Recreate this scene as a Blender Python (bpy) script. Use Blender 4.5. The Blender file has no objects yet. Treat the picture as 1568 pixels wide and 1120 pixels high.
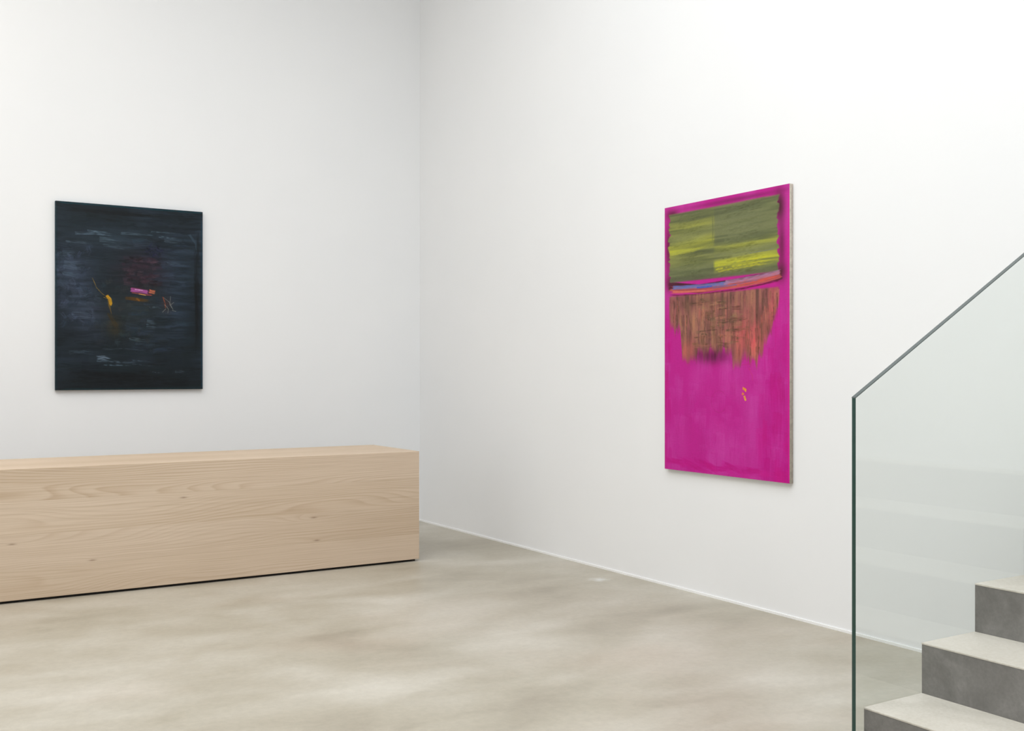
import bpy, bmesh, math, random
import numpy as np
from mathutils import Vector

random.seed(3)
S = bpy.context.scene
col = S.collection

# ------------------------------------------------------------------ helpers
def srgb(r, g, b, a=1.0):
    def f(c):
        c /= 255.0
        return c/12.92 if c <= 0.04045 else ((c+0.055)/1.055)**2.4
    return (f(r), f(g), f(b), a)

class NT:
    def __init__(s, name):
        s.m = bpy.data.materials.new(name); s.m.use_nodes = True
        s.t = s.m.node_tree; s.n = s.t.nodes; s.l = s.t.links
        s.b = s.n.get('Principled BSDF'); s.out = s.n.get('Material Output')
    def new(s, typ, **kw):
        n = s.n.new(typ)
        for k, v in kw.items(): setattr(n, k, v)
        return n
    def link(s, a, b): s.l.new(a, b)
    def math(s, op, a, b=None, c=None, clamp=False):
        n = s.n.new('ShaderNodeMath'); n.operation = op; n.use_clamp = clamp
        for i, v in enumerate((a, b, c)):
            if v is None: continue
            if isinstance(v, (int, float)): n.inputs[i].default_value = v
            else: s.l.new(v, n.inputs[i])
        return n.outputs[0]
    def noise(s, vec, scale, detail=3, rough=0.5, dist=0.0, dims='3D', w=None):
        n = s.n.new('ShaderNodeTexNoise'); n.noise_dimensions = dims
        if vec is not None: s.l.new(vec, n.inputs['Vector'])
        n.inputs['Scale'].default_value = scale; n.inputs['Detail'].default_value = detail
        n.inputs['Roughness'].default_value = rough; n.inputs['Distortion'].default_value = dist
        if w is not None: s.l.new(w, n.inputs['W'])
        return n.outputs['Fac']
    def mapping(s, vec, scale=(1, 1, 1), rot=(0, 0, 0), loc=(0, 0, 0)):
        n = s.n.new('ShaderNodeMapping'); s.l.new(vec, n.inputs['Vector'])
        n.inputs['Scale'].default_value = scale; n.inputs['Rotation'].default_value = rot
        n.inputs['Location'].default_value = loc
        return n.outputs[0]
    def ramp(s, fac, stops):
        n = s.n.new('ShaderNodeValToRGB'); e = n.color_ramp.elements
        while len(e) < len(stops): e.new(0.5)
        for i, (p, c) in enumerate(stops): e[i].position = p; e[i].color = c
        s.l.new(fac, n.inputs[0]); return n.outputs[0]
    def mix(s, fac, a, b, mode='MIX'):
        n = s.n.new('ShaderNodeMixRGB'); n.blend_type = mode
        for i, v in enumerate((fac, a, b)):
            if isinstance(v, (int, float)): n.inputs[i].default_value = v
            elif isinstance(v, tuple): n.inputs[i].default_value = v
            else: s.l.new(v, n.inputs[i])
        return n.outputs[0]
    def pos(s): return s.n.new('ShaderNodeNewGeometry').outputs['Position']
    def bump(s, h, strength, dist=0.002):
        n = s.n.new('ShaderNodeBump'); n.inputs['Strength'].default_value = strength
        n.inputs['Distance'].default_value = dist
        s.l.new(h, n.inputs['Height']); s.l.new(n.outputs[0], s.b.inputs['Normal'])

def mesh_obj(name, verts, faces, mat=None, parent=None, bevel=0.0):
    me = bpy.data.meshes.new(name); me.from_pydata(verts, [], faces); me.update()
    bm = bmesh.new(); bm.from_mesh(me); bmesh.ops.recalc_face_normals(bm, faces=bm.faces)
    bm.to_mesh(me); bm.free()
    o = bpy.data.objects.new(name, me); col.objects.link(o)
    if mat: me.materials.append(mat)
    if parent: o.parent = parent
    if bevel:
        b = o.modifiers.new('bev', 'BEVEL'); b.width = bevel; b.segments = 2; b.limit_method = 'ANGLE'
    return o

def box(name, x0, x1, y0, y1, z0, z1, mat, parent=None, bevel=0.0):
    v = [(x, y, z) for z in (z0, z1) for y in (y0, y1) for x in (x0, x1)]
    f = [(0, 2, 3, 1), (4, 5, 7, 6), (0, 1, 5, 4), (2, 6, 7, 3), (0, 4, 6, 2), (1, 3, 7, 5)]
    return mesh_obj(name, v, f, mat, parent, bevel)

# ------------------------------------------------------------------ materials
def mat_wall():
    m = NT('wall_paint')
    n = m.noise(m.pos(), 1.3, 2, 0.5)
    c = m.ramp(n, [(0.3, (0.838, 0.845, 0.856, 1)), (0.7, (0.855, 0.860, 0.868, 1))])
    m.link(c, m.b.inputs['Base Color']); m.b.inputs['Roughness'].default_value = 0.8
    m.b.inputs['Specular IOR Level'].default_value = 0.2
    return m.m

def mat_floor():
    m = NT('polished_concrete')
    p = m.pos()
    a = m.noise(m.mapping(p, (0.9, 1.2, 1), (0, 0, math.radians(30))), 1.15, 4, 0.5, 0.25)
    b = m.noise(m.mapping(p, (1.0, 1.9, 1), (0, 0, math.radians(24)), (3.1, 1.7, 0)), 2.0, 5, 0.55, 0.4)
    mixv = m.math('ADD', m.math('MULTIPLY', a, 0.6), m.math('MULTIPLY', b, 0.4))
    c = m.ramp(mixv, [(0.34, srgb(152, 144, 129)), (0.45, srgb(169, 162, 147)),
                      (0.54, srgb(179, 173, 160)), (0.66, srgb(192, 187, 176))])
    pink = m.noise(m.mapping(p, (1, 1.6, 1), (0, 0, .4), (9, 2, 0)), 0.8, 3, 0.5, 0.3)
    pk = m.math('MULTIPLY', m.math('SUBTRACT', pink, 0.52, clamp=True), 1.8, clamp=True)
    c = m.mix(pk, c, srgb(180, 166, 151))
    grain = m.noise(p, 30, 4, 0.75)
    c = m.mix(0.12, c, m.ramp(grain, [(0.35, (0.3, 0.3, 0.3, 1)), (0.65, (0.72, 0.72, 0.72, 1))]), 'OVERLAY')
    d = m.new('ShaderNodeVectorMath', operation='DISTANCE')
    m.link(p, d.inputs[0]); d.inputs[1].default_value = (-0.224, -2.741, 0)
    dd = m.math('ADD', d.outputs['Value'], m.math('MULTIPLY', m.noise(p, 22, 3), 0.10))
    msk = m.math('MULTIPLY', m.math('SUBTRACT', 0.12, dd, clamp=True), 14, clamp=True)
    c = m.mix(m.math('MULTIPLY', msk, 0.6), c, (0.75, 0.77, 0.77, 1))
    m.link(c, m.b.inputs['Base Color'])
    r = m.math('ADD', m.math('MULTIPLY', b, 0.25), 0.28)
    m.link(r, m.b.inputs['Roughness'])
    m.b.inputs['Specular IOR Level'].default_value = 0.32
    return m.m

def mat_wood():
    m = NT('pale_oak')
    p = m.pos()
    sep = m.new('ShaderNodeSeparateXYZ'); m.link(p, sep.inputs[0])
    x = sep.outputs[0]
    y = m.math('ADD', sep.outputs[1], 1.637)
    w = m.math('ADD', y, sep.outputs[2])                       # unrolled cross-grain coordinate
    bw = m.math('DIVIDE', w, 0.177)
    board = m.math('FLOOR', bw); fr = m.math('FRACT', bw)
    cv = m.new('ShaderNodeCombineXYZ')
    m.link(m.math('MULTIPLY', x, 0.27), cv.inputs[0]); m.link(m.math('MULTIPLY', w, 2.2), cv.inputs[1])
    knots = [(-1.55, 0.33), (-1.53, 0.19), (-3.22, 0.31), (-2.82, 0.19), (-2.33, 0.50)]
    ks = None; kc = None
    for kx, kw in knots:
        dx = m.math('MULTIPLY', m.math('SUBTRACT', x, kx), 0.7)
        dw = m.math('MULTIPLY', m.math('SUBTRACT', w, kw), 3.2)
        d2 = m.math('ADD', m.math('MULTIPLY', dx, dx), m.math('MULTIPLY', dw, dw))
        g = m.math('EXPONENT', m.math('MULTIPLY', d2, -110.0))
        g2 = m.math('EXPONENT', m.math('MULTIPLY', d2, -5200.0))
        ks = g if ks is None else m.math('ADD', ks, g)
        kc = g2 if kc is None else m.math('ADD', kc, g2)
    W = m.math('MULTIPLY', board, 3.7)
    f = m.math('MULTIPLY', m.noise(cv.outputs[0], 1.7, 2, 0.4, 0.1, '4D', W), 0.85)
    f = m.math('ADD', f, m.math('MULTIPLY', ks, 0.035))
    f = m.math('ADD', f, m.math('MULTIPLY', w, 1.9))
    rings = m.math('FRACT', m.math('MULTIPLY', f, 38.0))
    cv2 = m.new('ShaderNodeCombineXYZ')
    m.link(m.math('MULTIPLY', x, 2.2), cv2.inputs[0]); m.link(m.math('MULTIPLY', w, 150.0), cv2.inputs[1])
    fib = m.noise(cv2.outputs[0], 1.0, 3, 0.6, 0.0, '4D', W)
    big = m.noise(cv.outputs[0], 0.9, 1, 0.5, 0, '4D', m.math('ADD', W, 5.0))
    base = m.ramp(big, [(0.3, srgb(205, 185, 162)), (0.7, srgb(217, 199, 179))])
    rg = m.ramp(rings, [(0.0, (1, 1, 1, 1)), (0.45, (0.97, 0.955, 0.94, 1)), (0.86, (0.81, 0.745, 0.68, 1)), (1.0, (1, 1, 1, 1))])
    gs = m.math('MULTIPLY', m.noise(cv.outputs[0], 1.3, 1, 0.5, 0, '4D', m.math('ADD', W, 9.0)), 1.25, clamp=True)
    c = m.mix(gs, base, rg, 'MULTIPLY')
    c = m.mix(0.6, c, m.ramp(fib, [(0.3, (0.80, 0.76, 0.71, 1)), (0.6, (1, 1, 1, 1))]), 'MULTIPLY')
    tone = m.new('ShaderNodeTexWhiteNoise', noise_dimensions='1D'); m.link(board, tone.inputs['W'])
    c = m.mix(0.8, c, m.ramp(tone.outputs['Value'], [(0, (0.93, 0.915, 0.90, 1)), (1, (1, 1, 1, 1))]), 'MULTIPLY')
    c = m.mix(m.math('MULTIPLY', kc, 0.6, clamp=True), c, srgb(120, 92, 72))
    seam = m.math('GREATER_THAN', m.math('ABSOLUTE', m.math('SUBTRACT', fr, 0.5)), 0.494)
    c = m.mix(m.math('MULTIPLY', seam, 0.10), c, srgb(120, 95, 70))
    m.link(c, m.b.inputs['Base Color'])
    m.b.inputs['Roughness'].default_value = 0.6; m.b.inputs['Specular IOR Level'].default_value = 0.25
    return m.m

def mat_simple(name, c, rough=0.6, metal=0.0, nz=0.06, scale=30, spec=0.4):
    m = NT(name)
    n = m.noise(m.pos(), scale, 2, 0.6)
    lo = tuple(v*(1-nz) for v in c[:3])+(1,); hi = tuple(min(1, v*(1+nz)) for v in c[:3])+(1,)
    m.link(m.ramp(n, [(0.3, lo), (0.7, hi)]), m.b.inputs['Base Color'])
    m.b.inputs['Roughness'].default_value = rough; m.b.inputs['Metallic'].default_value = metal
    m.b.inputs['Specular IOR Level'].default_value = spec
    return m.m

def mat_concrete(name, lo, hi, scale=3.0):
    m = NT(name)
    p = m.pos()
    a = m.noise(p, scale, 5, 0.6, 0.8)
    c = m.ramp(a, [(0.35, lo), (0.65, hi)])
    g = m.noise(p, 90, 3, 0.6)
    c = m.mix(0.15, c, m.ramp(g, [(0.35, (0.3, 0.3, 0.3, 1)), (0.65, (0.7, 0.7, 0.7, 1))]), 'OVERLAY')
    m.link(c, m.b.inputs['Base Color']); m.b.inputs['Roughness'].default_value = 0.5
    m.b.inputs['Specular IOR Level'].default_value = 0.3
    return m.m

def mat_glass():
    m = NT('balustrade_glass')
    m.n.remove(m.b)
    tr = m.new('ShaderNodeBsdfTransparent')
    n = m.noise(m.pos(), 0.6, 1)
    m.link(m.ramp(n, [(0.3, (0.928, 0.946, 0.938, 1)), (0.7, (0.936, 0.952, 0.944, 1))]), tr.inputs[0])
    gl = m.new('ShaderNodeBsdfGlossy'); gl.inputs['Roughness'].default_value = 0.0
    gl.inputs[0].default_value = (0.95, 1, 0.98, 1)
    fr = m.new('ShaderNodeFresnel'); fr.inputs[0].default_value = 1.5
    mx = m.new('ShaderNodeMixShader')
    g = m.new('ShaderNodeNewGeometry')
    fac = m.math('MULTIPLY', m.math('SUBTRACT', 1.0, g.outputs['Backfacing']), fr.outputs[0])
    m.link(fac, mx.inputs[0]); m.link(tr.outputs[0], mx.inputs[1]); m.link(gl.outputs[0], mx.inputs[2])
    m.link(mx.outputs[0], m.out.inputs['Surface'])
    return m.m

M_wall = mat_wall(); M_floor = mat_floor(); M_wood = mat_wood()
M_ceil = mat_simple('ceiling_paint', (0.85, 0.85, 0.85, 1), 0.8, nz=0.01)
M_trim = mat_simple('trim_white', (0.9, 0.9, 0.9, 1), 0.4, nz=0.01)
M_dark = mat_simple('shadow_gap_black', (0.012, 0.011, 0.010, 1), 0.8)
M_step_lit = mat_concrete('stair_concrete_lit', srgb(192, 187, 176), srgb(208, 203, 193))  # same concrete as the risers, in a lit tone for the treads
M_step_shaded = mat_concrete('stair_concrete_shaded', srgb(112, 110, 107), srgb(134, 132, 129), 5)  # same concrete darkened: shade on the risers painted into the colour
M_glass = mat_glass()
M_gedge = mat_simple('glass_edge_green', srgb(28, 62, 56), 0.15, spec=0.6)
M_rail = mat_simple('glass_edge_top', srgb(92, 100, 100), 0.35, metal=0.3)

# ------------------------------------------------------------------ room shell
RX0, RX1, RY0, RY1, H = -8.5, 0.0, -12.0, 0.0, 5.2
T = 0.15
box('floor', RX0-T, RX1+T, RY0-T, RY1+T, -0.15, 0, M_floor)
box('ceiling', RX0-T, RX1+T, RY0-T, RY1+T, H, H+0.15, M_ceil)
box('wall_back', RX0-T, RX1+T, RY1, RY1+T, 0, H, M_wall)
box('wall_right', RX1, RX1+T, RY0, RY1, 0, H, M_wall)
box('wall_left', RX0-T, RX0, RY0, RY1, 0, H, M_wall)
box('wall_front', RX0-T, RX1+T, RY0-T, RY0, 0, H, M_wall)
box('baseboard_right', -0.006, 0.0, RY0, -0.006, 0, 0.012, M_trim)
box('baseboard_back', RX0, 0, -0.006, 0.0, 0, 0.012, M_trim)

# ------------------------------------------------------------------ reception bench
bench = bpy.data.objects.new('wooden_reception_counter', None); col.objects.link(bench)
box('counter_body', -5.6, -0.836, -1.637, -0.93, 0.014, 0.704, M_wood, bench, 0.002)
box('recessed_plinth', -5.58, -0.856, -1.617, -0.95, 0.0, 0.014, M_dark, bench)

# ------------------------------------------------------------------ staircase
stair = bpy.data.objects.new('staircase', None); col.objects.link(stair)
r = 0.165; g = 0.28; X1 = -1.243; YF = -5.514; YN = -6.75
for i in range(5):
    x0 = X1 + i*g; z = r*(i+1)
    x1 = min(x0+g, -0.001) if i < 4 else -0.001
    box(f'riser_{i+1}', x0, x1, YN, YF, 0, z-0.006, M_step_shaded, stair)
    box(f'tread_{i+1}', x0-0.001, x1, YN, YF+0.001, z-0.006, z, M_step_lit, stair, 0.0012)

# ------------------------------------------------------------------ glass balustrade
bal = bpy.data.objects.new('glass_balustrade', None); col.objects.link(bal)
ya, yb = -5.508, -5.493
gx0, gx1, zt0, zt1 = -1.274, -0.004, 1.134, 1.845
prof = [(gx0, 0.002), (gx1, 0.002), (gx1, zt1), (gx0, zt0)]
v = [(x, ya, z) for x, z in prof]+[(x, yb, z) for x, z in prof]
gp = mesh_obj('glass_pane', v, [(0, 1, 2, 3), (7, 6, 5, 4), (0, 4, 5, 1), (1, 5, 6, 2), (2, 6, 7, 3), (3, 7, 4, 0)], M_glass, bal)
gp.data.materials.append(M_gedge)
for p in gp.data.polygons:
    if abs(p.normal.y) < 0.5: p.material_index = 1
rv = [(gx0-0.0005, zt0), (gx1, zt1), (gx1, zt1+0.0035), (gx0-0.0005, zt0+0.0035)]
v = [(x, ya-0.0005, z) for x, z in rv]+[(x, yb+0.0005, z) for x, z in rv]
mesh_obj('ground_glass_top_edge', v, [(0, 1, 2, 3), (7, 6, 5, 4), (0, 4, 5, 1), (1, 5, 6, 2), (2, 6, 7, 3), (3, 7, 4, 0)], M_rail, bal)

# ------------------------------------------------------------------ painting engine
rng = np.random.default_rng(7)
def vnoise(h, w, ny, nx):
    g = rng.random((ny+2, nx+2)); yy = np.linspace(0, ny, h); xx = np.linspace(0, nx, w)
    yi = yy.astype(int); xi = xx.astype(int); fy = yy-yi; fx = xx-xi
    fy = fy*fy*(3-2*fy); fx = fx*fx*(3-2*fx)
    a = g[yi][:, xi]; b = g[yi][:, xi+1]; c = g[yi+1][:, xi]; d = g[yi+1][:, xi+1]
    fx = fx[None]; fy = fy[:, None]
    return (a*(1-fx)+b*fx)*(1-fy)+(c*(1-fx)+d*fx)*fy

class Canvas:
    def __init__(s, wm, hm, nx, ny, base):
        s.wm, s.hm, s.nx, s.ny = wm, hm, nx, ny
        s.a = np.ones((ny, nx, 3))*np.array(base)/255.0
        s.X, s.Y = np.meshgrid(np.linspace(0, wm, nx), np.linspace(0, hm, ny))
        s.U = s.X/wm; s.V = s.Y/hm
        s.px = wm/nx
    def tint(s, mask, c):
        m = np.clip(mask, 0, 1)[..., None]; s.a = s.a*(1-m)+m*np.array(c)/255.0
    def stroke(s, pts, w, c, a=0.9, br=0.5, fade=0.15):
        P = np.array([(u*s.wm, v*s.hm) for u, v in pts]); c = np.array(c)/255.0
        pad = w
        x0 = max(0, int((P[:, 0].min()-pad)/s.wm*(s.nx-1))); x1 = min(s.nx, int((P[:, 0].max()+pad)/s.wm*(s.nx-1))+2)
        y0 = max(0, int((P[:, 1].min()-pad)/s.hm*(s.ny-1))); y1 = min(s.ny, int((P[:, 1].max()+pad)/s.hm*(s.ny-1))+2)
        if x1 <= x0 or y1 <= y0: return
        X = s.X[y0:y1, x0:x1]; Y = s.Y[y0:y1, x0:x1]
        best = np.full(X.shape, 1e9); SS = np.zeros(X.shape); DD = np.zeros(X.shape); L = 0
        for i in range(len(P)-1):
            d = P[i+1]-P[i]; ln = max(1e-6, math.hypot(*d)); d = d/ln
            t = np.clip((X-P[i, 0])*d[0]+(Y-P[i, 1])*d[1], 0, ln)
            ex = X-P[i, 0]-t*d[0]; ey = Y-P[i, 1]-t*d[1]
            D = np.hypot(ex, ey); sg = np.sign(ex*(-d[1])+ey*d[0])
            k = D < best; best[k] = D[k]; SS[k] = (L+t)[k]; DD[k] = (D*sg)[k]; L += ln
        q = np.clip(DD/(w/2), -1, 1); tt = SS/L
        nb = int(np.clip(w/s.px/1.3, 2, 22)); na = max(3, int(L/w*0.8)+2)
        tab = rng.random((nb+2, na+2))
        qi = (q+1)/2*(nb-1e-3); ti = tt*(na-1e-3)
        a0 = qi.astype(int); b0 = ti.astype(int); fq = qi-a0; ft = ti-b0
        Bv = (tab[a0, b0]*(1-fq)+tab[a0+1, b0]*fq)*(1-ft)+(tab[a0, b0+1]*(1-fq)+tab[a0+1, b0+1]*fq)*ft
        edge = np.clip((w/2-best)/(s.px*1.6), 0, 1)
        rag = tab[a0, 0]*(1-fq)+tab[a0+1, 0]*fq; rag2 = tab[a0, -1]*(1-fq)+tab[a0+1, -1]*fq
        end = np.clip((tt-rag*0.06)/0.02+0.3, 0, 1)*np.clip((1-tt-rag2*fade)/max(fade*0.5, 0.01), 0, 1)
        al = np.clip(a*edge*end*(1-br*np.clip(Bv*2.4-0.7, 0, 1)), 0, 1)[..., None]
        jit = (Bv[..., None]-0.5)*0.13*br
        s.a[y0:y1, x0:x1] = s.a[y0:y1, x0:x1]*(1-al)+al*np.clip(c+jit, 0, 1)
    def linear(s):
        c = np.clip(s.a, 0, 1)
        return np.where(c <= 0.04045, c/12.92, ((c+0.055)/1.055)**2.4)

U = random.uniform
def jc(c, j=12):
    g = random.gauss(0, j)
    return tuple(max(0, min(255, k+g+random.gauss(0, j*.35))) for k in c)

# ---- magenta painting
NX, NY = 400, 624
A = Canvas(0.944, 1.473, NX, NY, (186, 30, 138))
n1 = vnoise(NY, NX, 9, 7); n3 = vnoise(NY, NX, 5, 26)
A.tint((n1-0.35)*1.0, (196, 66, 160)); A.tint((n3-0.55)*0.7, (172, 30, 128))
for _ in range(260):
    u, v = U(0, 1), U(0.38, 1.0); l = U(0.03, 0.12)
    A.stroke([(u, v), (u+U(-.02, .02), v+l)], U(.04, .09), jc(random.choice([(194, 62, 158), (188, 34, 140), (182, 24, 130), (198, 72, 164)]), 5), 0.25, 0.5, 0.6)
for _ in range(70):
    u = random.choice([U(-.02, .05), U(.86, 1.02), U(.78, 1)]); v = U(0.4, 1)
    A.stroke([(u, v), (u+U(-.01, .01), v+U(.08, .2))], U(.03, .06), jc((186, 4, 124), 7), 0.35, 0.4, 0.6)
for _ in range(40):
    u = U(0, 1); A.stroke([(u, U(.95, .99)), (u+U(.1, .2), U(.96, 1.0))], .03, jc((188, 10, 128), 6), .4, .5, .4)
def G(u0, v0, su, sv): return np.exp(-(((A.U-u0)/su)**2+((A.V-v0)/sv)**2))
dk = (84, 26, 50)
A.tint(G(.035, .16, .022, .09)*.75, dk); A.tint(G(.05, .29, .04, .03)*.8, dk); A.tint(G(.93, .07, .035, .05)*.9, (70, 26, 42))
A.tint(G(.945, .2, .022, .08)*.7, (92, 24, 60)); A.tint(G(.94, .29, .035, .03)*.85, dk); A.tint(G(.07, .03, .05, .015)*.8, dk); A.tint(G(.6, .018, .4, .008)*.6, (110, 24, 80))
for _ in range(3):
    A.stroke([(0.02, 0.300), (0.3, 0.322), (0.6, 0.315), (0.96, 0.300)], .05, jc((74, 26, 40), 8), .85, .4, .03)
# olive / yellow block
rag60 = (vnoise(NY, NX, 130, 3)-.5)*.022+(vnoise(NY, NX, 37, 3)-.5)*.014
blk = (np.clip((A.U-.040+rag60)/.010, 0, 1)*np.clip((.925-A.U+rag60)/.010, 0, 1)*np.clip((A.V-.026)/.008, 0, 1)*np.clip((.292-A.V)/.008, 0, 1))
strk = vnoise(NY, NX, 170, 4); strk2 = vnoise(NY, NX, 70, 3)
tone = .55*strk+.45*strk2
L1 = np.clip((.43-A.U)/.02+.5, 0, 1)
yL = .40*np.exp(-((A.V-.085+.03*A.U)/.035)**2)+.75*np.exp(-((A.V-.170+.04*A.U)/.026)**2)+.2*np.exp(-((A.V-.215)/.02)**2)
yR = .04+.5*np.exp(-((A.V-.185+.02*(A.U-.4))/.014)**2)+1.1*np.exp(-((A.V-.245+.02*(A.U-.4))/.019)**2)
Y = (yL*L1+yR*(1-L1))*(.1+1.6*tone)
A.tint(blk, (104, 109, 74)); A.tint(blk*np.clip(tone-.4, 0, 1)*1.2, (134, 136, 98)); A.tint(blk*np.clip(.48-tone, 0, 1)*1.8, (72, 78, 56))
A.tint(blk*np.clip(Y, 0, 1)*.85, (186, 186, 54))
A.tint(blk*np.clip((A.V-.265)/.015, 0, 1)*.6, (84, 84, 66)); A.tint(blk*G(.3, .055, .25, .018)*.4, (84, 88, 66))
A.tint(blk*G(.66, .10, .2, .06)*.3, (112, 116, 92))
for k in range(200):
    v = 0.034+0.246*((k*0.618) % 1.0); side = random.random() < .5
    iv = int(v*(NY-1)); a, b = ((.44, .91) if side else (.07, .42))
    us = a+U(0, .2); ub = b-U(0, .12)
    s0 = A.a[iv, int((us+.01)*(NX-1))]*255
    if s0[1] < s0[0]*.85: continue
    ua = us-(.03 if (not side and us < .10) else 0)
    cc = tuple(s0*(U(.84, 1.14)))
    A.stroke([(ua, v+.006), ((ua+ub)/2, v+U(-.002, .002)), (ub, v-.005)], U(.007, .022), cc, .6, .8, .35)
for v, al in ((0.236, .5), (0.250, .7), (0.258, .6)):
    A.stroke([(.44, v+.008), (.66, v+.003), (.92, v-.004)], .014, jc((204, 198, 46), 6), al, .9, .2)
A.stroke([(.70, .215), (.85, .212), (.92, .207)], .008, (120, 124, 130), .6, .7, .2)
for _ in range(4): A.stroke([(.415, .06), (.42, .11), (.415, .165)], .008, (92, 98, 70), .4, .6, .2)
# blue / salmon band
A.stroke([(.03, .315), (.12, .320), (.35, .323), (.6, .320), (.82, .310), (.95, .298)], .042, (196, 92, 88), .97, .3, .02)
A.stroke([(.05, .308), (.2, .311), (.40, .313), (.58, .311)], .024, (98, 114, 178), .97, .35, .1)
A.stroke([(.06, .324), (.2, .328), (.38, .330)], .010, (220, 124, 94), .9, .3, .1)
A.stroke([(.40, .324), (.6, .320), (.8, .310)], .010, (98, 98, 160), .8, .4, .1)
A.stroke([(.50, .308), (.75, .302), (.95, .290)], .026, (166, 120, 154), .95, .4, .05)
A.stroke([(.6, .322), (.8, .314), (.93, .304)], .012, (206, 84, 74), .9, .4, .1)
A.stroke([(.28, .317), (.34, .318), (.42, .317)], .013, (66, 86, 180), .95, .2, .1)
A.stroke([(.03, .336), (.3, .344), (.65, .336), (.96, .318)], .012, (84, 20, 40), .8, .4, .05)
# brown smeared wash
xs = np.linspace(0, 1, NX)
limU = [0, .07, .12, .14, .16, .27, .30, .40, .55, .60, .76, .80, .84, .88, .92, 1]
limV = [.44, .46, .49, .49, .60, .605, .575, .57, .575, .605, .60, .585, .51, .49, .40, .36]
def limit(u): return float(np.interp(u, limU, limV))
lim = np.interp(xs, limU, limV)[None, :]
rag = (vnoise(NY, NX, 8, 55)-.5)*.075
reg = np.clip((lim-A.V+rag)/.035, 0, 1)*np.clip((A.V-.338)/.008, 0, 1)*np.clip((A.U-.035)/.02, 0, 1)*np.clip((.935-A.U)/.02, 0, 1)
vt = .5*vnoise(NY, NX, 16, 80)+.5*vnoise(NY, NX, 11, 34)
A.tint(reg*.86, (132, 94, 74)); A.tint(reg*np.clip(vt-.45, 0, 1)*2.4, (170, 120, 92)); A.tint(reg*np.clip(.5-vt, 0, 1)*2.2, (80, 62, 50))
A.tint(reg*G(.72, .51, .14, .08)*.85*(.4+vt), (208, 88, 92)); A.tint(reg*G(.2, .56, .08, .05)*.6*(.5+vt), (200, 92, 88))
A.tint(reg*G(.89, .41, .05, .07)*.75*(.4+vt), (206, 76, 96)); A.tint(reg*G(.3, .37, .3, .02)*.3, (70, 52, 40))
A.tint(reg*G(.07, .42, .04, .06)*.45*(.4+vt), (160, 60, 90))
bc = [(118, 90, 68), (132, 98, 72), (100, 78, 62), (142, 106, 80), (124, 78, 68), (108, 92, 70), (160, 104, 86)]
for _ in range(260):
    u = U(.045, .92); L = limit(u); v = U(.343, max(.36, L-.05))
    s0 = A.a[int(v*(NY-1)), int(u*(NX-1))]*255
    cc = tuple(np.clip(s0*.6+np.array(random.choice(bc))*.4*1.0, 0, 255)*U(.78, 1.24))
    A.stroke([(u, v), (u+U(-.008, .008), min(L+.015, v+U(.04, .12)))], U(.010, .036), cc, .6, .85, .5)
for _ in range(70):
    u = U(.2, .62); v = U(.36, .54); s = U(.6, 1.3)
    A.stroke([(u, v), (u+U(.05, .14), v+U(-.006, .004))], U(.010, .026), tuple(k*s for k in random.choice(bc)), .6, .85, .4)
for _ in range(70):
    u = U(.04, .93); v = U(.345, min(.5, limit(u)-.05)); A.stroke([(u, v), (u+U(-.01, .01), v+U(.04, .1))], U(.005, .010), jc(random.choice([(214, 118, 96), (196, 98, 84), (56, 40, 34), (70, 52, 42)]), 8), .6, .7, .5)
for (a, b) in (((.24, .375), (.42, .371)), ((.45, .403), (.58, .40)), ((.45, .452), (.60, .447)), ((.3, .48), (.5, .474))):
    A.stroke([a, b], .008, (60, 42, 36), .65, .6, .3)
A.tint(np.exp(-(((A.U-.41)/.14)**2+((A.V-.572)/.026)**2))*.7*(.5+vt), (84, 22, 56))
# yellow daubs & scribbles
A.stroke([(.655, .685), (.68, .69), (.675, .70)], .017, (228, 166, 34), .95, .4, .2)
A.stroke([(.65, .703), (.668, .708)], .017, (226, 136, 50), .95, .4, .2)
A.stroke([(.668, .712), (.682, .730)], .017, (228, 184, 44), .95, .4, .2)
A.stroke([(.70, .61), (.73, .64), (.735, .67)], .006, (190, 66, 66), .7, .5, .2)
A.stroke([(.64, .62), (.645, .66)], .004, (170, 30, 90), .8, .4, .2)
A.stroke([(.64, .605), (.7, .60), (.74, .605)], .004, (176, 40, 60), .8, .4, .2)
for k in range(2):
    pts = [(.47+.06*math.cos(t)*(1+.1*k), .735+.04*math.sin(t)) for t in np.linspace(0.4, 6.0, 14)]
    A.stroke(pts, .004, (150, 40, 96), .7, .5, .1)
A.stroke([(.995, 0), (.99, .5), (.995, 1)], .012, (206, 30, 140), .8, .3, .02)

# ---- dark painting
NX, NY = 440, 568
B = Canvas(0.99, 1.279, NX, NY, (19, 28, 34))
m1 = vnoise(NY, NX, 6, 5); m2 = vnoise(NY, NX, 90, 7)
B.tint((m1-.35)*1.7*m2, (48, 62, 78))
dkc = [(16, 23, 29), (24, 33, 41), (34, 45, 56), (18, 28, 32), (14, 19, 23), (28, 40, 47)]
for _ in range(330):
    u, v = U(-.1, .9), U(0, 1); l = U(.12, .38); bow = U(-.02, .02)
    B.stroke([(u, v), (u+l/2, v+bow), (u+l, v+U(-.01, .01))], U(.02, .06), jc(random.choice(dkc), 3), .45, .9, .5)
def gl(u0, v0, su, sv, a, c): B.tint(np.exp(-(((B.U-u0)/su)**2+((B.V-v0)/sv)**2))*a*(.45+.55*m2), c)
gl(.12, .42, .14, .18, .7, (74, 84, 108)); gl(.22, .62, .14, .10, .5, (60, 66, 86)); gl(.80, .5, .12, .25, .45, (50, 66, 88)); gl(.35, .18, .3, .06, .45, (64, 82, 98))
gl(.5, .56, .2, .14, .5, (54, 60, 60)); gl(.57, .35, .16, .10, .8, (46, 28, 38)); gl(.65, .24, .08, .05, .5, (26, 30, 54))
gl(.5, .97, .7, .06, .6, (8, 12, 14))
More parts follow.
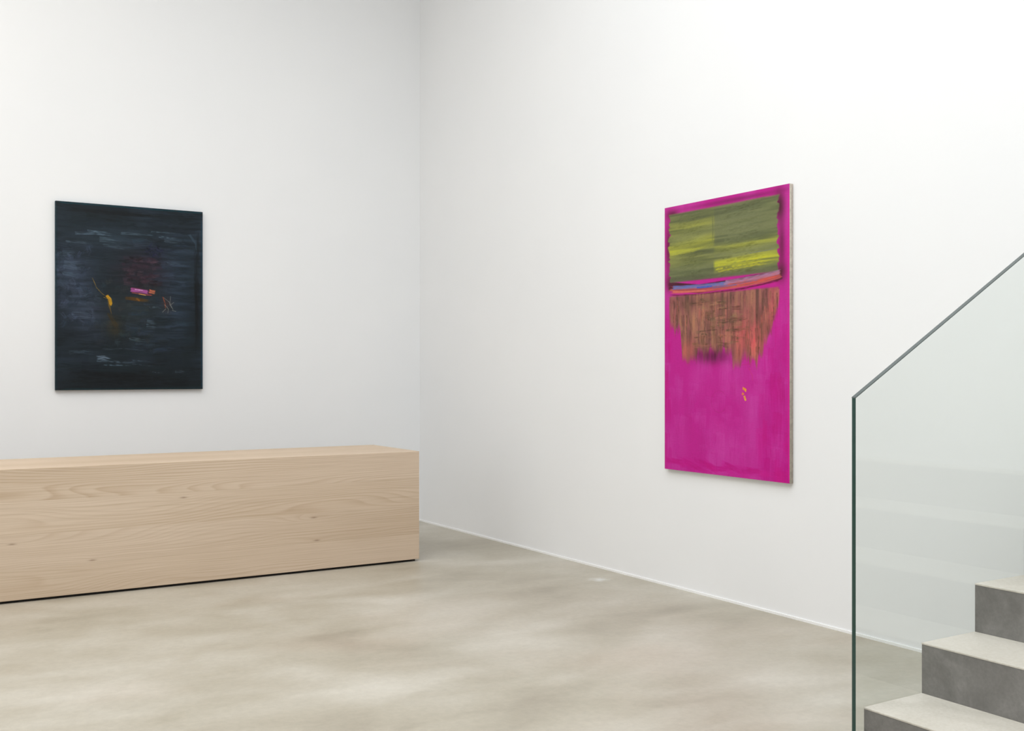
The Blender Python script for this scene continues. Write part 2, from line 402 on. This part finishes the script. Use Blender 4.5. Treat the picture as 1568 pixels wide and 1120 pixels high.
for _ in range(120):
    u, v = U(.0, .27), U(.22, .64); t = U(0, 3.14)
    B.stroke([(u, v), (u+.04*math.cos(t), v+.03*math.sin(t)), (u+.07*math.cos(t+.6), v+.055*math.sin(t+.6))], U(.015, .045), jc(random.choice([(56, 68, 90), (76, 88, 112), (40, 52, 66), (26, 34, 44)]), 5), .34, .9, .5)
for _ in range(70):
    u, v = U(.45, .85), U(.14, .8)
    B.stroke([(u, v), (u+.1, v+U(-.015, .015)), (u+U(.12, .25), v+U(-.02, .02))], U(.014, .04), jc(random.choice([(52, 68, 88), (40, 55, 72), (20, 28, 34)]), 5), .36, .9, .5)
for _ in range(80):
    u, v = U(.25, .7), U(.42, .74); t = U(0, 6.28)
    B.stroke([(u, v), (u+.05*math.cos(t), v+.04*math.sin(t))], U(.02, .05), jc(random.choice([(50, 56, 56), (38, 56, 64), (56, 56, 50), (28, 36, 40)]), 5), .32, .85, .5)
lb = (108, 128, 146)
for (u, v, l, w, a) in ((.12, .165, .30, .016, .6), (.2, .148, .24, .014, .8), (.28, .19, .16, .034, .55), (.42, .15, .34, .018, .45), (.62, .13, .24, .010, .5),
                        (.68, .155, .24, .012, .6), (.72, .175, .2, .024, .4), (.74, .30, .2, .016, .3), (.05, .33, .14, .05, .4),
                        (.04, .27, .12, .04, .3), (.26, .828, .11, .026, 1.0), (.27, .828, .09, .022, .9), (.26, .842, .34, .014, .6), (.3, .865, .28, .010, .7), (.48, .72, .14, .024, .5),
                        (.1, .6, .18, .04, .25), (.62, .55, .12, .012, .4), (.6, .64, .09, .05, .45), (.5, .84, .18, .008, .5),
                        (.5, .86, .24, .006, .4), (.30, .78, .4, .012, .3), (.62, .9, .12, .006, .5), (.8, .9, .08, .02, .3), (.3, .22, .3, .02, .3), (.06, .21, .25, .015, .4), (.04, .38, .16, .024, .4), (.08, .8, .2, .02, .3)):
    bow = U(-.006, .01)
    B.stroke([(u, v), (u+l/2, v+bow), (u+l, v+.006)], w*1.3, jc(lb, 5), a*.85, .92, .5)
B.stroke([(.9, .13), (.95, .18), (.965, .24)], .02, (60, 78, 92), .6, .6, .3)
for _ in range(80):
    u, v = U(.43, .66), U(.27, .43)
    B.stroke([(u, v), (u+U(.03, .10), v+U(-.015, .015))], U(.010, .028), jc(random.choice([(58, 38, 50), (42, 28, 38), (22, 16, 22), (72, 54, 64)]), 4), .55, .7, .3)
for _ in range(50):
    a = U(0, 6.28); k = U(.3, 1); u, v = .66+.07*k*math.cos(a), .24+.035*k*math.sin(a)
    B.stroke([(u, v), (u+U(-.03, .03), v+U(-.02, .02))], .012, jc(random.choice([(24, 28, 54), (14, 16, 26), (34, 36, 60)]), 4), .7, .6, .3)
for k in range(14):
    v = .30+k*.009; B.stroke([(.46, v), (.55, v-.004), (.70, v+.002)], .005, jc((96, 72, 82), 6), .35, .9, .2)
for _ in range(10):
    B.stroke([(U(.45, .5), .50), (U(.58, .66), .515)], .024, (78, 54, 22), .35, .6, .3)
gl(.38, .66, .05, .05, .5, (66, 50, 18))
# ochre crescent
B.stroke([(.235, .395), (.25, .42), (.265, .45), (.30, .48), (.335, .50)], .007, (166, 126, 38), .85, .5, .15)
B.stroke([(.33, .488), (.355, .51), (.362, .55)], .024, (204, 150, 26), 1, .3, .2)
B.stroke([(.345, .50), (.352, .55), (.37, .60)], .018, (144, 102, 24), .85, .6, .4)
B.stroke([(.34, .58), (.40, .66), (.42, .70)], .03, (64, 46, 14), .5, .6, .4)
B.stroke([(.31, .50), (.35, .51)], .006, (216, 166, 50), .9, .3, .1)
# pink & orange dash
B.stroke([(.49, .455), (.56, .46), (.64, .468)], .042, (96, 40, 60), .8, .5, .1)
B.stroke([(.49, .454), (.56, .46), (.62, .466)], .030, (166, 84, 152), .95, .5, .1)
B.stroke([(.52, .452), (.58, .456)], .009, (224, 184, 218), .9, .4, .1)
B.stroke([(.50, .470), (.58, .479), (.65, .482)], .009, (190, 84, 70), .9, .4, .1)
B.stroke([(.62, .458), (.665, .465)], .030, (204, 110, 76), .95, .5, .1)
B.stroke([(.55, .476), (.60, .482)], .008, (232, 184, 84), .9, .4, .1)
B.stroke([(.53, .50), (.56, .515)], .016, (140, 88, 24), .7, .4, .2)
# fine line scribbles to the right
gl(.745, .53, .035, .04, .6, (60, 36, 32))
B.stroke([(.715, .485), (.73, .52), (.735, .555)], .011, (144, 70, 44), .8, .6, .1)
for p in ([(.72, .49), (.76, .515), (.79, .56)], [(.74, .54), (.755, .555), (.75, .58)], [(.77, .48), (.765, .53), (.785, .555)], [(.795, .515), (.77, .53)], [(.78, .56), (.81, .567)], [(.71, .575), (.74, .55)], [(.725, .53), (.75, .545)]):
    B.stroke(p, .0055, (186, 184, 168), .8, .4, .1)
# teal edges, no frame
for (a, b, w, c) in (((0, .006), (1, .006), .016, (14, 58, 68)), ((.006, 0), (.006, 1), .012, (14, 42, 48)), ((.993, 0), (.993, 1), .014, (24, 56, 74)), ((0, .995), (1, .995), .012, (22, 52, 58))):
    B.stroke([a, b], w, c, .8, .5, .001)
for _ in range(9):
    B.stroke([(.955+U(-.015, .015), U(.1, .4)), (.962+U(-.01, .01), U(.5, .95))], .02, (10, 13, 16), .35, .7, .3)
    B.stroke([(U(.05, .3), .035+U(-.006, .01)), (U(.5, .95), .045+U(-.006, .01))], .025, (14, 19, 23), .35, .7, .3)
    B.stroke([(U(.03, .3), U(.9, .975)), (U(.6, .95), U(.92, .98))], .03, (10, 14, 18), .4, .7, .3)

def painting_mat(name, rough):
    m = NT(name)
    at = m.new('ShaderNodeAttribute', attribute_name='paint')
    c = at.outputs['Color']
    tc = m.new('ShaderNodeTexCoord').outputs['Object']
    n = m.noise(m.mapping(tc, (60, 60, 260)), 1.0, 3, 0.6)
    c = m.mix(0.2, c, m.ramp(n, [(0.3, (0.38, 0.38, 0.38, 1)), (0.7, (0.62, 0.62, 0.62, 1))]), 'OVERLAY')
    m.link(c, m.b.inputs['Base Color'])
    m.b.inputs['Roughness'].default_value = rough
    m.b.inputs['Specular IOR Level'].default_value = 0.2
    m.bump(n, 0.12, 0.002)
    return m.m

def make_painting(name, cv, origin, udir, normal, depth, face_mat, side_mat):
    """origin = top-left corner of the FRONT face; udir = viewer's right; normal points to viewer"""
    nx, ny = cv.nx, cv.ny
    o = np.array(origin); ud = np.array(udir, float); nd = np.array(normal, float)
    uu, vv = np.meshgrid(np.linspace(0, cv.wm, nx), np.linspace(0, cv.hm, ny))
    V = o + uu[..., None]*ud + vv[..., None]*np.array((0, 0, -1.0))
    V = V.reshape(-1, 3)
    idx = np.arange(nx*ny).reshape(ny, nx)
    q = np.stack([idx[:-1, :-1], idx[1:, :-1], idx[1:, 1:], idx[:-1, 1:]], -1).reshape(-1, 4)
    c = []
    for dd in (0, depth):
        for (a, b) in ((0, 0), (cv.wm, 0), (cv.wm, cv.hm), (0, cv.hm)):
            c.append(o+ud*a+np.array((0, 0, -b))-nd*dd)
    base = len(V); V = np.vstack([V, c])
    s = [(0, 1, 5, 4), (1, 2, 6, 5), (2, 3, 7, 6), (3, 0, 4, 7), (4, 5, 6, 7)]
    F = np.vstack([q, np.array(s)+base])
    me = bpy.data.meshes.new(name)
    me.vertices.add(len(V)); me.vertices.foreach_set('co', V.ravel())
    me.loops.add(F.size); me.loops.foreach_set('vertex_index', F.ravel().astype(np.int32))
    me.polygons.add(len(F)); me.polygons.foreach_set('loop_start', np.arange(0, F.size, 4, dtype=np.int32))
    me.polygons.foreach_set('material_index', np.array([0]*len(q)+[1]*5, dtype=np.int32))
    me.update(calc_edges=True)
    ca = me.color_attributes.new('paint', 'FLOAT_COLOR', 'POINT')
    L = cv.linear().reshape(-1, 3); full = np.ones((len(V), 4)); full[:len(L), :3] = L
    ca.data.foreach_set('color', full.ravel().astype(np.float32))
    me.materials.append(face_mat); me.materials.append(side_mat)
    ob = bpy.data.objects.new(name, me); col.objects.link(ob)
    return ob

M_sideA = mat_simple('canvas_edge_raw', srgb(196, 184, 172), 0.8, nz=0.15, scale=60)
M_sideB = mat_simple('canvas_edge_teal', srgb(30, 66, 78), 0.7, nz=0.3, scale=60)
make_painting('magenta_abstract_painting', A, (-0.025, -3.096, 2.139), (0, -1, 0), (-1, 0, 0), 0.0245, painting_mat('oil_paint_magenta', 0.6), M_sideA)
make_painting('dark_abstract_painting', B, (-2.760, -0.030, 2.367), (1, 0, 0), (0, -1, 0), 0.0295, painting_mat('oil_paint_dark', 0.42), M_sideB)

# ------------------------------------------------------------------ lights
def area(name, loc, sx, sy, power, color, rot=(0, 0, 0)):
    l = bpy.data.lights.new(name, 'AREA'); l.shape = 'RECTANGLE'; l.size = sx; l.size_y = sy
    l.energy = power; l.color = color
    o = bpy.data.objects.new(name, l); o.location = loc; o.rotation_euler = rot; col.objects.link(o)
    return o
area('ceiling_skylight', (-3.4, -5.6, H-0.03), 4.5, 6.0, 305, (0.95, 0.98, 1.0))
area('ceiling_lamp_warm', (-5.4, -1.8, H-0.03), 3.0, 1.6, 72, (1.0, 0.94, 0.85))
area('added_rear_fill', (-4.5, RY0+0.03, 2.6), 6.0, 3.5, 50, (0.92, 0.97, 1.0), (math.radians(90), 0, 0))  # added fill light behind the camera, no window in this wall

w = bpy.data.worlds.new('world'); S.world = w; w.use_nodes = True
w.node_tree.nodes['Background'].inputs[0].default_value = (0.8, 0.85, 0.9, 1)
w.node_tree.nodes['Background'].inputs[1].default_value = 0.5

S.view_settings.view_transform = 'Standard'
S.view_settings.look = 'None'
S.view_settings.exposure = 0.0

# ------------------------------------------------------------------ camera
cam = bpy.data.cameras.new('camera'); co = bpy.data.objects.new('camera', cam); col.objects.link(co)
cam.sensor_width = 36; cam.lens = 36*1640/1568
cam.shift_y = 8/1568
co.location = (-3.953, -7.786, 1.22)
co.rotation_euler = (math.radians(90), 0, math.radians(-31.83))
cam.clip_start = 0.05
S.camera = co
